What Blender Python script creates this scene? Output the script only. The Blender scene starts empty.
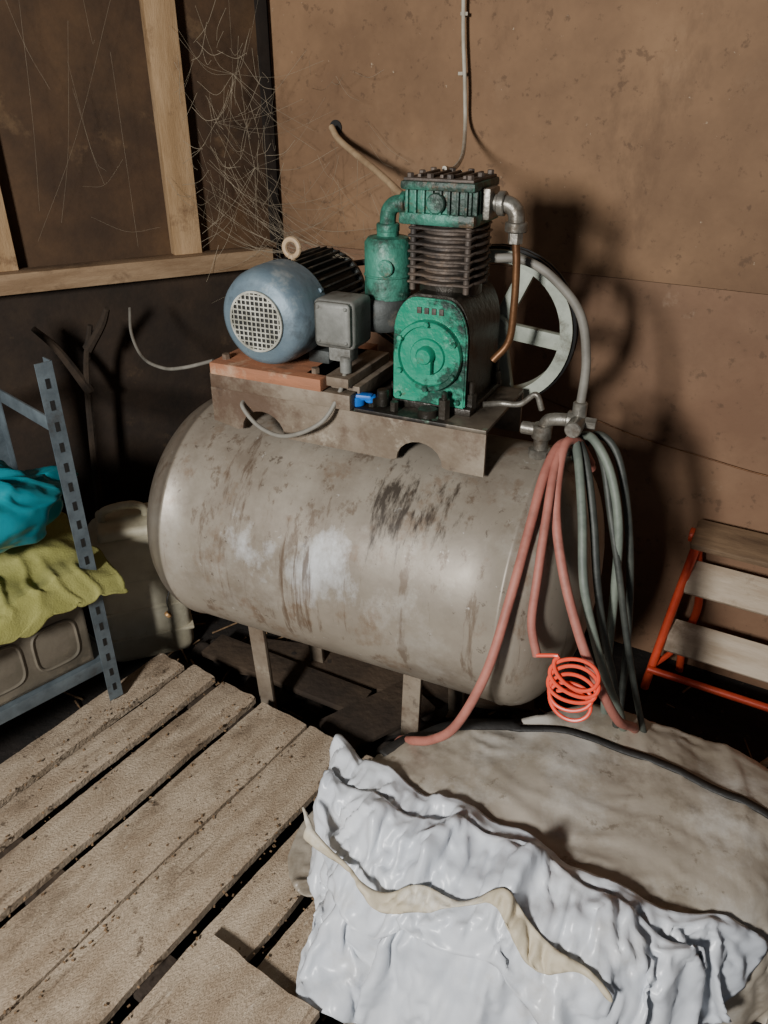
import bpy, bmesh, math, random
from mathutils import Vector, Matrix, noise
from mathutils.bvhtree import BVHTree
random.seed(7)
D=bpy.data; SC=bpy.context.scene; COL=SC.collection
def lin(c):
    return tuple((x/255/12.92 if x/255<=.04045 else ((x/255+.055)/1.055)**2.4) for x in c)
# ------------------------------------------------------------------ materials
def mk(name,c1,c2=None,scale=6,rough=.7,metal=0,bump=.15,bscale=60,stain=None,stretch=(1,1,1),rvar=0.0,crease=None):
    """procedural: large noise between c1/c2, stains (colour,scale,threshold,stretch,soft,amount), fine bump, optional ridged creases"""
    m=D.materials.new(name); m.use_nodes=True; nt=m.node_tree; N=nt.nodes; L=nt.links
    b=N['Principled BSDF']; tc=N.new('ShaderNodeTexCoord')
    def mapn(st):
        mp=N.new('ShaderNodeMapping'); mp.inputs['Scale'].default_value=st; L.new(tc.outputs['Object'],mp.inputs[0]); return mp
    c2=c2 or c1
    mp=mapn(stretch)
    n=N.new('ShaderNodeTexNoise'); n.inputs['Scale'].default_value=scale; n.inputs['Detail'].default_value=6; n.inputs['Roughness'].default_value=.65
    L.new(mp.outputs[0],n.inputs['Vector'])
    r=N.new('ShaderNodeValToRGB'); r.color_ramp.elements[0].position=.38; r.color_ramp.elements[1].position=.62
    r.color_ramp.elements[0].color=(*lin(c1),1); r.color_ramp.elements[1].color=(*lin(c2),1)
    L.new(n.outputs['Fac'],r.inputs[0]); out=r.outputs[0]
    for st in (stain or []):
        col,sc,th,strc=st[:4]; soft=st[4] if len(st)>4 else .06; amt=st[5] if len(st)>5 else 1
        mp2=mapn(strc); n2=N.new('ShaderNodeTexNoise'); n2.noise_dimensions='4D'; n2.inputs['Scale'].default_value=sc; n2.inputs['Detail'].default_value=7; n2.inputs['Roughness'].default_value=.7
        n2.inputs['W'].default_value=sc*1.37+th*10
        L.new(mp2.outputs[0],n2.inputs['Vector'])
        mr=N.new('ShaderNodeMapRange'); mr.inputs[1].default_value=th; mr.inputs[2].default_value=th+soft; mr.inputs[4].default_value=amt; L.new(n2.outputs['Fac'],mr.inputs[0])
        mx=N.new('ShaderNodeMix'); mx.data_type='RGBA'; L.new(mr.outputs[0],mx.inputs[0]); L.new(out,mx.inputs[6]); mx.inputs[7].default_value=(*lin(col),1); out=mx.outputs[2]
    L.new(out,b.inputs['Base Color'])
    b.inputs['Metallic'].default_value=metal; b.inputs['Roughness'].default_value=rough
    if rvar:
        mr=N.new('ShaderNodeMapRange'); mr.inputs[3].default_value=rough-rvar; mr.inputs[4].default_value=min(1,rough+rvar); L.new(n.outputs['Fac'],mr.inputs[0]); L.new(mr.outputs[0],b.inputs['Roughness'])
    nrm=None
    if crease:
        sc,strn,strc=crease
        nb=N.new('ShaderNodeTexNoise'); nb.inputs['Scale'].default_value=sc; nb.inputs['Detail'].default_value=5
        try: nb.noise_type='RIDGED_MULTIFRACTAL'
        except Exception: pass
        mp4=mapn(strc); L.new(mp4.outputs[0],nb.inputs['Vector'])
        bp=N.new('ShaderNodeBump'); bp.inputs['Strength'].default_value=strn; bp.inputs['Distance'].default_value=.01; L.new(nb.outputs['Fac'],bp.inputs['Height']); nrm=bp.outputs[0]
    if bump:
        nb=N.new('ShaderNodeTexNoise'); nb.inputs['Scale'].default_value=bscale; nb.inputs['Detail'].default_value=4
        mp3=mapn(stretch); L.new(mp3.outputs[0],nb.inputs['Vector'])
        bp=N.new('ShaderNodeBump'); bp.inputs['Strength'].default_value=bump; bp.inputs['Distance'].default_value=.01; L.new(nb.outputs['Fac'],bp.inputs['Height'])
        if nrm: L.new(nrm,bp.inputs['Normal'])
        nrm=bp.outputs[0]
    if nrm: L.new(nrm,b.inputs['Normal'])
    return m
S1=(1,1,1)
M={}
M['wall']=mk('hardboard',(128,98,71),(152,119,87),1.3,.78,0,.06,90,[((90,66,46),.9,.47,S1,.25,.85),((174,147,117),3,.57,S1,.25,.4),((80,58,40),3,.56,(1,1,.5),.12,.55),((76,56,40),34,.58,S1,.06,.5),((206,188,162),55,.66,S1,.04,.6)])
M['walllow']=mk('hardboard_low',(124,93,70),(145,113,86),1.7,.78,0,.06,90,[((90,66,49),1.1,.47,S1,.25,.8),((186,166,142),7,.62,S1,.1,.4),((78,59,43),30,.58,S1,.06,.5)])
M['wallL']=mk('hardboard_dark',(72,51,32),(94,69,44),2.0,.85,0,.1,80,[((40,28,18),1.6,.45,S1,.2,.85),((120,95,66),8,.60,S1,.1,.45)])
M['wallLL']=mk('hardboard_near_black',(24,18,13),(38,28,19),4,.95,0,.2,60)  # near-black brown for wall backing, corner gap and ceiling
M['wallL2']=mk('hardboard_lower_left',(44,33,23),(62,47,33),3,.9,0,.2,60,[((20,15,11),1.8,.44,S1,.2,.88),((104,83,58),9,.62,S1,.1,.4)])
M['timber']=mk('timber',(182,152,116),(152,122,86),3,.8,0,.2,50,[((96,68,44),7,.54,S1,.1,.7)],(7,7,1.2))
M['timberH']=mk('timber_h',(164,138,108),(132,106,78),3,.8,0,.2,50,[((84,62,42),6,.52,S1,.1,.7)],(1.2,7,7))
M['plank']=mk('pallet_plank',(186,168,145),(156,136,113),3,.9,0,.6,70,[((108,90,70),5,.53,(1,2.2,1),.12,.65),((214,202,182),22,.60,(1,2,1),.1,.6),((80,64,48),34,.61,S1,.04,.8),((92,74,55),2,.57,(.6,8,1),.05,.6)],(2.2,6,3))
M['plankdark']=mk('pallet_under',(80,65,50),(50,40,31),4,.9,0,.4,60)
M['crumb']=mk('wood_crumbs',(150,122,90),(90,70,50),40,.95,0,.2,60)
M['soil']=mk('dirt_floor',(34,28,23),(20,17,14),7,.95,0,.8,40,[((86,72,56),40,.6,S1,.05,.7)])
M['rubble']=mk('dark_rubble',(58,48,39),(30,25,20),9,.95,0,.6,40)
M['green']=mk('green_paint',(44,106,88),(66,132,112),7,.5,.15,.3,70,[((34,38,32),6,.46,S1,.08,.88),((124,158,140),20,.58,S1,.06,.6),((96,72,50),11,.56,S1,.06,.75)],rvar=.15)
M['greenf']=mk('green_paint_front',(26,134,104),(48,154,124),6,.42,.1,.25,60,[((24,36,31),10,.51,S1,.06,.85),((124,184,158),22,.60,S1,.05,.5),((20,24,22),3.4,.56,S1,.06,.9),((104,80,58),15,.62,S1,.05,.6)],rvar=.15)
M['oily']=mk('oily_iron',(38,36,31),(62,56,48),9,.42,.4,.3,60,[((44,92,76),9,.56,S1,.08,.7)],rvar=.15)
M['fin']=mk('rusty_fin',(98,86,76),(62,56,52),12,.6,.3,.3,60,[((130,108,88),14,.55,S1,.1,.6)])
M['motor']=mk('motor_blue',(118,136,146),(98,116,128),7,.5,.25,.12,60,[((62,64,64),8,.52,S1,.1,.7),((170,176,174),14,.58,S1,.1,.6)],rvar=.12)
M['motorb']=mk('motor_body',(82,86,84),(54,56,54),9,.6,.3,.2,60,[((128,116,98),14,.54,S1,.1,.6)])
M['grill']=mk('grill_wire',(206,204,190),(150,148,134),30,.5,.3,.1,60)
M['black']=mk('black_rubber',(20,20,20),(34,33,31),9,.6,0,.1,60)
M['box']=mk('terminal_box',(140,140,134),(108,108,102),9,.55,.2,.1,60,[((66,58,48),10,.53,S1,.1,.75)])
M['galv']=mk('galvanised',(150,146,136),(104,100,92),24,.4,.6,.15,80,[((86,72,56),16,.53,S1,.1,.7)])
M['steel']=mk('dusty_steel',(146,134,118),(114,100,84),6,.62,.2,.15,60,[((82,58,42),5,.51,S1,.1,.75),((54,42,34),8,.57,S1,.07,.8),((184,174,156),10,.57,S1,.1,.6)])
M['plate']=mk('plate_oily',(120,110,96),(74,66,56),5,.5,.3,.15,60,[((26,21,17),4,.46,S1,.08,.92),((110,150,128),12,.58,S1,.06,.7)])
M['slab']=mk('slab_wood',(168,110,78),(140,94,68),4,.75,0,.15,60,[((188,166,138),6,.52,S1,.1,.7),((80,62,48),9,.56,S1,.1,.7)],(1,6,6))
M['white']=mk('spoke_white',(166,172,158),(130,136,124),9,.6,.1,.1,60,[((80,72,58),7,.52,S1,.08,.8)])
M['copper']=mk('copper_tube',(122,86,56),(92,62,40),14,.45,.6,.1,60)
M['blue']=mk('blue_plastic',(22,110,200),(14,90,180),9,.4,0,0)
M['pink']=mk('pink_hose',(176,112,98),(152,94,82),14,.6,0,.1,90,[((120,84,72),12,.56,S1,.1,.5)])
M['gray']=mk('grey_hose',(116,124,112),(92,100,92),14,.55,0,.1,90)
M['dgray']=mk('dark_hose',(70,73,66),(46,49,46),14,.55,0,.1,90)
M['orange']=mk('coil_orange',(240,88,60),(226,68,46),10,.35,0,0)
M['red']=mk('ladder_red',(230,92,58),(208,70,44),9,.45,.05,.1,60,[((120,70,50),12,.58,S1,.08,.7)])
M['tread']=mk('ladder_tread',(204,188,166),(178,158,134),5,.7,0,.15,60,[((120,96,74),7,.55,S1,.1,.6)],(1,5,5))
M['treadd']=mk('ladder_top',(134,110,84),(96,76,58),5,.7,0,.15,60,None,(1,5,5))
M['angle']=mk('slotted_angle',(118,130,136),(88,98,104),9,.5,.4,.1,60,[((70,62,54),10,.56,S1,.1,.6)])
M['crate']=mk('grey_crate',(112,104,90),(88,82,70),7,.65,0,.1,60,[((146,132,110),9,.56,S1,.1,.5)])
M['teal']=mk('teal_plastic',(18,140,152),(10,118,132),7,.3,0,.05,40,None,S1,0,(8,.4,S1))
M['lime']=mk('yellow_green_cloth',(160,158,94),(136,134,72),6,.92,0,.25,220,[((112,110,62),5,.56,S1,.1,.6)],S1,0,(9,.35,S1))
M['jerry']=mk('jerrycan_plastic',(214,208,184),(190,182,156),5,.5,0,.1,40,[((130,120,96),5,.54,S1,.15,.6)])
M['wsheet']=mk('white_sheet',(216,219,223),(200,205,212),5,.33,0,.06,60,[((160,150,132),3.5,.57,S1,.12,.5)],S1,0,(10,.25,(1,1.8,.7)))
M['dsheet']=mk('dusty_sheet',(178,169,155),(150,140,124),3,.40,0,.10,40,[((206,202,193),4,.52,S1,.12,.7),((106,94,78),3.5,.54,S1,.1,.7),((90,78,62),24,.60,S1,.05,.5)],S1,0,(6,.45,(1,1.4,1)))
M['cream']=mk('cream_edge',(206,194,170),(180,168,142),5,.6,0,.2,60,[((224,222,214),5,.5,S1,.1,.7)],S1,0,(9,.4,S1))
M['strap']=mk('strap_black',(30,29,28),(46,44,42),9,.6,0,.2,90)
M['web']=mk('cobweb_silk',(170,158,136),(130,118,98),9,.95,0,0)
M['cable']=mk('grey_cable',(140,136,126),(108,104,96),9,.6,0,0)
M['wire']=mk('white_conduit',(200,192,176),(170,160,142),12,.6,0,.1,60)
M['tube']=mk('beige_tube',(190,164,130),(160,134,104),12,.6,0,.1,60)
M['bark']=mk('dry_bark',(58,46,34),(38,30,22),12,.95,0,.4,60)
M['brass']=mk('brass_plug',(196,160,110),(150,112,70),20,.5,.5,.1,60)

def tankmat():
    m=mk('tank_steel',(160,151,137),(134,125,112),2.4,.44,.2,.04,50,[((106,93,79),3.0,.49,S1,.18,.7),((86,66,48),10,.555,(2.8,2.8,.16),.07,.6),((184,179,169),5,.55,(1,1,1),.16,.5),((112,88,66),12,.55,(1,1,.6),.08,.55),((64,50,38),34,.62,S1,.04,.65),((190,186,178),44,.65,S1,.03,.6)],rvar=.12)
    nt=m.node_tree;N=nt.nodes;L=nt.links;b=N['Principled BSDF']
    src=b.inputs['Base Color'].links[0].from_socket
    tc=N.new('ShaderNodeTexCoord')
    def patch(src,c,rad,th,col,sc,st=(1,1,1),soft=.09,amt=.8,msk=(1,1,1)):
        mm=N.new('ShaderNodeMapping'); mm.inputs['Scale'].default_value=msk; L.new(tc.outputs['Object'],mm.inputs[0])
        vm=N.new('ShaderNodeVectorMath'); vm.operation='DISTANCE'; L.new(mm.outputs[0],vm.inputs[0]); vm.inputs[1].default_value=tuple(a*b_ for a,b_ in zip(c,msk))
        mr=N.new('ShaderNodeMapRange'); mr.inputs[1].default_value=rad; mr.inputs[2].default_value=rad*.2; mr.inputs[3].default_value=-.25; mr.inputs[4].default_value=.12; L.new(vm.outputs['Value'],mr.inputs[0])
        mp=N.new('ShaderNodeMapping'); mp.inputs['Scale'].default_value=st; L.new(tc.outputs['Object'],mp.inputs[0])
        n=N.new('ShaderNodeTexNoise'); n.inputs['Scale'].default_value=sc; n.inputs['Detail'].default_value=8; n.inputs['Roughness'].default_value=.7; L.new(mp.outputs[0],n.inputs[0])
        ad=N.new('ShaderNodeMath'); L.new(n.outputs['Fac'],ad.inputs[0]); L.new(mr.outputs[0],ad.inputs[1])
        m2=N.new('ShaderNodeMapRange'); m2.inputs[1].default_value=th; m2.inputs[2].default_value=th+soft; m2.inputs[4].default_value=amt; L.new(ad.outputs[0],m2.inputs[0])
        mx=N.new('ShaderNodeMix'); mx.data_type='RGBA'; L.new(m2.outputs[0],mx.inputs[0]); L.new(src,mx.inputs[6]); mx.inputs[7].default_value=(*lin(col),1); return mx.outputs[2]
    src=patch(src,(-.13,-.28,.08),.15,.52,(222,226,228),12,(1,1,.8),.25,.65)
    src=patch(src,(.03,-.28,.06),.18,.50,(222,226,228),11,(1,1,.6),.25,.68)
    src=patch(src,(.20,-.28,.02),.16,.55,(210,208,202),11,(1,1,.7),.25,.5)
    src=patch(src,(.16,-.19,.21),.13,.55,(42,33,26),14,(3,1,.18),.12,.85,(1,.6,.6))
    src=patch(src,(.27,-.19,.21),.11,.55,(46,35,26),14,(3,1,.18),.12,.85,(1,.6,.6))
    src=patch(src,(-.20,-.20,.18),.14,.58,(80,60,44),14,(3,1,.18),.12,.7,(1,.5,.5))
    src=patch(src,(-.02,-.24,.0),.24,.63,(84,64,46),12,(3.4,1,.14),.08,.75,(1,.5,.5))
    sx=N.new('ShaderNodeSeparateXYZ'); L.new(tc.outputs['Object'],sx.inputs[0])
    mr=N.new('ShaderNodeMapRange'); mr.inputs[1].default_value=-.375; mr.inputs[2].default_value=-.39; mr.inputs[4].default_value=.6; L.new(sx.outputs[0],mr.inputs[0])  # shading of the left dome put into the tank colour
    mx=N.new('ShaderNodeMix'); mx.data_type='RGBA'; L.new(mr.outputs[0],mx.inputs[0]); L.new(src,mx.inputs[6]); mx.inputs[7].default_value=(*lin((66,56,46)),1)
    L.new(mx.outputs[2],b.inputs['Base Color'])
    return m
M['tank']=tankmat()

# ------------------------------------------------------------------ mesh helpers
def obj(name,bm,mat,parent=None,smooth=True,loc=None,rot=None,ang=40):
    me=D.meshes.new(name); bmesh.ops.recalc_face_normals(bm,faces=bm.faces); bm.to_mesh(me); bm.free()
    mats=mat if isinstance(mat,(list,tuple)) else [mat]
    for k in mats: me.materials.append(M[k])
    if smooth:
        for f in me.polygons: f.use_smooth=True
        try: me.set_sharp_from_angle(angle=math.radians(ang))
        except Exception: pass
    o=D.objects.new(name,me); COL.objects.link(o)
    if parent: o.parent=parent
    if loc: o.location=loc
    if rot: o.rotation_euler=rot
    return o
def empty(name,loc=(0,0,0),rz=0):
    e=D.objects.new(name,None); COL.objects.link(e); e.location=loc; e.rotation_euler=(0,0,rz); e.empty_display_size=.1; return e
def merge(bm,b2,mi=0):
    for f in b2.faces: f.material_index=mi
    me=D.meshes.new('tmp'); b2.to_mesh(me); b2.free(); bm.from_mesh(me); D.meshes.remove(me)
def addbox(bm,c,s,bev=0,rot=None,mi=0,seg=2):
    b2=bmesh.new(); bmesh.ops.create_cube(b2,size=1); bmesh.ops.scale(b2,vec=s,verts=b2.verts)
    if bev: bmesh.ops.bevel(b2,geom=b2.edges[:],offset=bev,segments=seg,affect='EDGES',profile=.6)
    if rot: bmesh.ops.rotate(b2,matrix=rot,verts=b2.verts)
    bmesh.ops.translate(b2,vec=c,verts=b2.verts)
    merge(bm,b2,mi)
def box(name,c,s,mat,parent=None,bev=.003,rot=None):
    bm=bmesh.new(); addbox(bm,c,s,bev,rot); return obj(name,bm,mat,parent)
AX={'x':Matrix.Rotation(math.pi/2,3,'Y'),'y':Matrix.Rotation(-math.pi/2,3,'X'),'z':Matrix.Identity(3)}
def addlathe(bm,prof,c,axis='z',seg=48,mi=0,mat3=None):
    b2=bmesh.new(); rings=[]
    for r,h in prof:
        if r<1e-6: rings.append([b2.verts.new((0,0,h))])
        else: rings.append([b2.verts.new((r*math.cos(2*math.pi*i/seg),r*math.sin(2*math.pi*i/seg),h)) for i in range(seg)])
    for a,b in zip(rings,rings[1:]):
        if len(a)==1 and len(b)==1: continue
        for i in range(seg):
            j=(i+1)%seg
            if len(a)==1: b2.faces.new((a[0],b[i],b[j]))
            elif len(b)==1: b2.faces.new((a[i],a[j],b[0]))
            else: b2.faces.new((a[i],a[j],b[j],b[i]))
    R=mat3 if mat3 is not None else AX[axis]
    bmesh.ops.rotate(b2,matrix=R,verts=b2.verts); bmesh.ops.translate(b2,vec=c,verts=b2.verts); merge(bm,b2,mi)
def addcyl(bm,c,r,h,axis='z',bev=.002,seg=32,mi=0,mat3=None):
    addlathe(bm,[(0,-h/2),(r-bev,-h/2),(r,-h/2+bev),(r,h/2-bev),(r-bev,h/2),(0,h/2)],c,axis,seg,mi,mat3)
def cyl(name,c,r,h,axis,mat,parent=None,bev=.002,seg=40):
    bm=bmesh.new(); addcyl(bm,c,r,h,axis,bev,seg); return obj(name,bm,mat,parent)
def crom(pts,n=10):
    P=[Vector(p) for p in pts]
    if len(P)<3: return [P[0].lerp(P[-1],i/n) for i in range(n+1)]
    out=[]; Q=[P[0]*2-P[1]]+P+[P[-1]*2-P[-2]]
    for i in range(1,len(Q)-2):
        p0,p1,p2,p3=Q[i-1:i+3]
        for k in range(n):
            t=k/n; out.append(.5*((2*p1)+(-p0+p2)*t+(2*p0-5*p1+4*p2-p3)*t*t+(-p0+3*p1-3*p2+p3)*t**3))
    out.append(P[-1]); return out
def addtube(bm,pts,r,n=8,seg=10,mi=0,smooth=True,rf=None):
    P=crom(pts,n) if smooth else [Vector(p) for p in pts]
    b2=bmesh.new(); rings=[]; t0=(P[1]-P[0]).normalized(); up=Vector((0,0,1)) if abs(t0.z)<.9 else Vector((1,0,0)); nrm=t0.cross(up).normalized()
    for i,p in enumerate(P):
        t=(P[min(i+1,len(P)-1)]-P[max(i-1,0)])
        if t.length<1e-7: t=t0.copy()
        t.normalize(); nrm=(nrm-t*nrm.dot(t)).normalized(); bn=t.cross(nrm); rr=r*(rf(i/(len(P)-1)) if rf else 1)
        rings.append([b2.verts.new(p+(nrm*math.cos(2*math.pi*k/seg)+bn*math.sin(2*math.pi*k/seg))*rr) for k in range(seg)])
    for a,b in zip(rings,rings[1:]):
        for k in range(seg): b2.faces.new((a[k],a[(k+1)%seg],b[(k+1)%seg],b[k]))
    b2.faces.new(rings[0][::-1]); b2.faces.new(rings[-1]); merge(bm,b2,mi)
def tube(name,pts,r,mat,parent=None,n=8,seg=10,smooth=True,rf=None):
    bm=bmesh.new(); addtube(bm,pts,r,n,seg,0,smooth,rf); return obj(name,bm,mat,parent)
def addprism(bm,outline,y0,y1,mi=0,bev=0):
    b2=bmesh.new(); a=[b2.verts.new((x,y0,z)) for x,z in outline]; f=b2.faces.new(a)
    r=bmesh.ops.extrude_face_region(b2,geom=[f]); vs=[g for g in r['geom'] if isinstance(g,bmesh.types.BMVert)]
    bmesh.ops.translate(b2,vec=(0,y1-y0,0),verts=vs)
    bmesh.ops.recalc_face_normals(b2,faces=b2.faces)
    if bev: bmesh.ops.bevel(b2,geom=[e for e in b2.edges if e.calc_face_angle(0)>.9],offset=bev,segments=2,affect='EDGES')
    merge(bm,b2,mi)

# ------------------------------------------------------------------ camera
cd=D.cameras.new('camera'); cam=D.objects.new('camera',cd); COL.objects.link(cam)
cam.location=(0,0,1.6); cam.rotation_euler=(math.radians(61),0,0)
cd.sensor_fit='VERTICAL'; cd.sensor_height=24; cd.sensor_width=18; cd.lens=24*775/1024; cd.clip_start=.02
SC.camera=cam

# ------------------------------------------------------------------ room
W=2.10
bm=bmesh.new()
addbox(bm,(.7,.031,.5735),(4.62,.02,1.147),.0006,mi=1); addbox(bm,(.7,.032,1.97),(4.62,.022,1.644),.0006,mi=0); addbox(bm,(.7,.06,1.3),(4.7,.03,2.9),0,mi=2)
obj('wall_right',bm,['wall','walllow','wallLL'],loc=(W*.5,W*.866,0),rot=(0,0,math.radians(-30)),smooth=False)
cx,cy=-.341,2.62
bm=bmesh.new()
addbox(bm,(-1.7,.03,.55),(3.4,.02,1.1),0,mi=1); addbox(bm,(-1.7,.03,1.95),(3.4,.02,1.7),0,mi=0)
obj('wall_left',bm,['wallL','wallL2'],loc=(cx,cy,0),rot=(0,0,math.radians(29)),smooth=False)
fr=empty('timber_wall_frame',(cx,cy,0),math.radians(29))
box('rail',(-1.3,-.035,1.115),(2.5,.075,.055),'timberH',fr,.003)
box('stud_1',(-.305,-.004,1.98),(.085,.045,1.68),'timber',fr,.003)
box('stud_2',(-.83,-.004,1.98),(.085,.045,1.68),'timber',fr,.003)
box('stud_3',(-1.5,-.004,1.98),(.085,.045,1.68),'timber',fr,.003)
box('corner_gap_strip',(-.012,-.004,2.0),(.03,.02,1.7),'wallLL',fr,.002)  # darkness of the corner gap put into a near-black strip
bm=bmesh.new(); addbox(bm,(.6,0.6,-.03),(7,6,.06),0); FLOOR=obj('floor',bm,'soil',smooth=False)
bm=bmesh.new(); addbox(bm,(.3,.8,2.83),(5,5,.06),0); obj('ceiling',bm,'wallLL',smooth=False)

# ------------------------------------------------------------------ compressor
AC=empty('air_compressor',(-.044,1.614,0),math.radians(-25))
TZ=.642; TR=.29; HA=-.385; HB=.42; DM=.135
prof=[]
for i in range(13):
    t=math.pi/2*i/12; prof.append((TR*math.sin(t),HA-DM*math.cos(t)))
prof+= [(TR+.003,HA+.002),(TR+.003,HA+.008),(TR,HA+.011)]
for i in range(1,12): prof.append((TR,HA+.011+(HB-HA-.022)*i/12))
prof+= [(TR,HB-.011),(TR+.0025,HB-.008),(TR+.0025,HB-.002)]
for i in range(12,-1,-1):
    t=math.pi/2*i/12; prof.append((TR*math.sin(t),HB+DM*math.cos(t)))
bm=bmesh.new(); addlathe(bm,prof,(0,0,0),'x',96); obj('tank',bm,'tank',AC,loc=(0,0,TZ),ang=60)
bm=bmesh.new()
for (a,b0,b1,da) in [(-.255,-.13,-.10,0),(.20,-.14,-.165,-.02),(-.255,.13,.17,0),(.20,.13,.17,0)]:
    p0=Vector((a,b0,.41)); p1=Vector((a+da,b1,.0)); v=p1-p0
    addbox(bm,(p0+p1)/2,(.045,.014,v.length),.002,Matrix.Rotation(math.atan2((b1-b0),.41),3,'X'))
    addbox(bm,(a+da,b1,.006),(.08,.08,.012),.002)
obj('legs',bm,'steel',AC)
def flange():
    zt,zb=1.012,.922; a0,a1=-.315,.322; pts=[(a0,zt),(a0,zb+.012)]
    for c,r in [(-.185,.054),(.185,.050)]:
        pts.append((c-r-.012,zb)); 
        for k in range(0,11):
            t=math.pi-math.pi*k/10; pts.append((c+r*math.cos(t),zb+.004+r*.9*math.sin(t)))
        pts.append((c+r+.012,zb))
    pts+= [(a1,zb),(a1,zt)]
    return pts
bm=bmesh.new(); addprism(bm,flange(),-.126,-.118,0); addprism(bm,flange(),.122,.13,0)
addbox(bm,(.0035,.002,1.016),(.637,.256,.008),.002,mi=1)
obj('mounting_platform',bm,['steel','plate'],AC,ang=30)
bm=bmesh.new(); addbox(bm,(-.13,-.13,1.036),(.34,.03,.032),.002); addbox(bm,(-.13,.09,1.036),(.34,.03,.032),.002); addbox(bm,(.01,-.02,1.045),(.07,.18,.03),.002)
obj('slide_rails',bm,'steel',AC)
bm=bmesh.new(); addbox(bm,(-.155,-.02,1.067),(.27,.27,.026),.003); addbox(bm,(-.02,-.03,1.07),(.10,.2,.02),.003,mi=1)
for x in (-.27,-.05): addcyl(bm,(x,-.12,1.085),.009,.012,'z',.001,6,mi=1)
obj('motor_base_board',bm,['slab','steel'],AC)
mc=(-.146,0,1.188)
bm=bmesh.new()
addlathe(bm,[(0,-.175),(.058,-.175),(.061,-.172),(.077,-.170),(.089,-.160),(.096,-.142),(.099,-.11),(.099,-.06),(.096,-.058),(0,-.058)],mc,'y',64)
for t in (.5,2.6,3.7,5.8): addcyl(bm,(mc[0]+.099*math.cos(t),-.07,mc[2]+.099*math.sin(t)),.005,.01,'y',.001,8)
obj('fan_cover',bm,'motor',AC)
bm=bmesh.new()
addcyl(bm,(mc[0],.04,mc[2]),.082,.2,'y',.004,48)
for i in range(36):
    t=2*math.pi*i/36
    if math.sin(t)<-.82: continue
    R=Matrix.Rotation(-t,3,'Y'); addbox(bm,Vector((mc[0],.03,mc[2]))+R@Vector((.086,0,0)),(.02,.17,.0035),0,R)
addlathe(bm,[(0,.115),(.09,.115),(.092,.12),(.085,.14),(.05,.155),(.03,.16),(0,.16)],(mc[0],0,mc[2]),'y',48)
addcyl(bm,(mc[0],.18,mc[2]),.012,.06,'y')
for sx in(-1,1): addbox(bm,(mc[0]+sx*.07,.02,1.093),(.05,.16,.028),.004)
obj('motor_body',bm,'motorb',AC)
bm=bmesh.new(); addcyl(bm,(mc[0],-.1752,mc[2]),.057,.001,'y',0,48); addbox(bm,(mc[0]-.1,-.03,mc[2]-.0),(.02,.1,.10),.006)
obj('grill_hole',bm,'black',AC)
bm=bmesh.new()
for i in range(-5,6):
    o_=i*.0102; l=math.sqrt(max(0,.057**2-o_**2))
    addbox(bm,(mc[0]+o_,-.178,mc[2]),(.0026,.002,2*l),0); addbox(bm,(mc[0],-.1782,mc[2]+o_),(2*l,.002,.0026),0)
addlathe(bm,[(.056,-.18),(.060,-.18),(.060,-.175),(.056,-.175),(.056,-.18)],mc,'y',48)
obj('fan_grill',bm,'grill',AC)
bm=bmesh.new(); pts=[(mc[0]+.017*math.cos(t),-.03,1.304+.017*math.sin(t)) for t in [2*math.pi*i/20 for i in range(21)]]
addtube(bm,pts,.0055,2,8); addcyl(bm,(mc[0],-.03,1.282),.008,.02); obj('lifting_eye',bm,'tube',AC)
bm=bmesh.new(); addbox(bm,(-.002,-.085,1.185),(.088,.085,.095),.012,seg=3); addbox(bm,(-.0,-.13,1.188),(.078,.012,.085),.01,seg=3); addbox(bm,(-.002,-.085,1.122),(.05,.04,.035),.006); addcyl(bm,(.01,-.1,1.10),.012,.035)
for sx in(-.03,.03):
    for sz in(-.033,.033): addcyl(bm,(sx,-.137,1.188+sz),.004,.004,'y')
obj('terminal_box',bm,'box',AC)
tube('motor_cable',[(.01,-.1,1.09),(.01,-.13,1.05),(-.01,-.16,1.0),(-.06,-.17,.965),(-.12,-.165,.945),(-.18,-.155,.955),(-.225,-.14,.985),(-.235,-.11,.99)],.0048,'cable',AC)
bm=bmesh.new(); addlathe(bm,[(0,.165),(.045,.165),(.045,.172),(.036,.180),(.045,.188),(.036,.196),(.045,.204),(.045,.21),(0,.21)],(mc[0],0,mc[2]),'y',40)
obj('motor_pulley',bm,'oily',AC)
FC=(.237,1.13); FR=.168
bm=bmesh.new()
for yb in (.180,.198):
    p1=Vector((mc[0],mc[2])); p2=Vector(FC); r1=.042; r2=FR+.001; d=(p2-p1); L_=d.length; u=d/L_; s=(r2-r1)/L_
    pts=[]; th=math.asin(s); base=math.atan2(u.y,u.x); a_up=base+math.pi/2+th; a_dn=base-math.pi/2-th; k=24
    for i in range(k+1):
        t=a_dn+(a_up-a_dn)*i/k; pts.append((p2.x+r2*math.cos(t),yb,p2.y+r2*math.sin(t)))
    for i in range(k+1):
        t=a_up+(a_dn+2*math.pi-a_up)*i/k; pts.append((p1.x+r1*math.cos(t),yb,p1.y+r1*math.sin(t)))
    pts.append(pts[0]); addtube(bm,pts,.006,1,6,smooth=False)
obj('drive_belts',bm,'black',AC)
bm=bmesh.new()
addlathe(bm,[(FR-.026,.165),(FR,.165),(FR,.172),(FR-.008,.180),(FR,.188),(FR-.008,.198),(FR,.206),(FR,.215),(FR-.026,.215),(FR-.022,.19),(FR-.026,.165)],(FC[0],0,FC[1]),'y',72)
addcyl(bm,(FC[0],.185,FC[1]),.035,.06,'y',.004,32)
for i in range(5):
    t=math.radians(-6+72*i); R=Matrix.Rotation(-t,3,'Y')
    addbox(bm,Vector((FC[0],.185,FC[1]))+R@Vector((.085,0,0)),(.125,.022,.036),.007,R)
obj('flywheel',bm,'white',AC)
pc=.181
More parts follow.
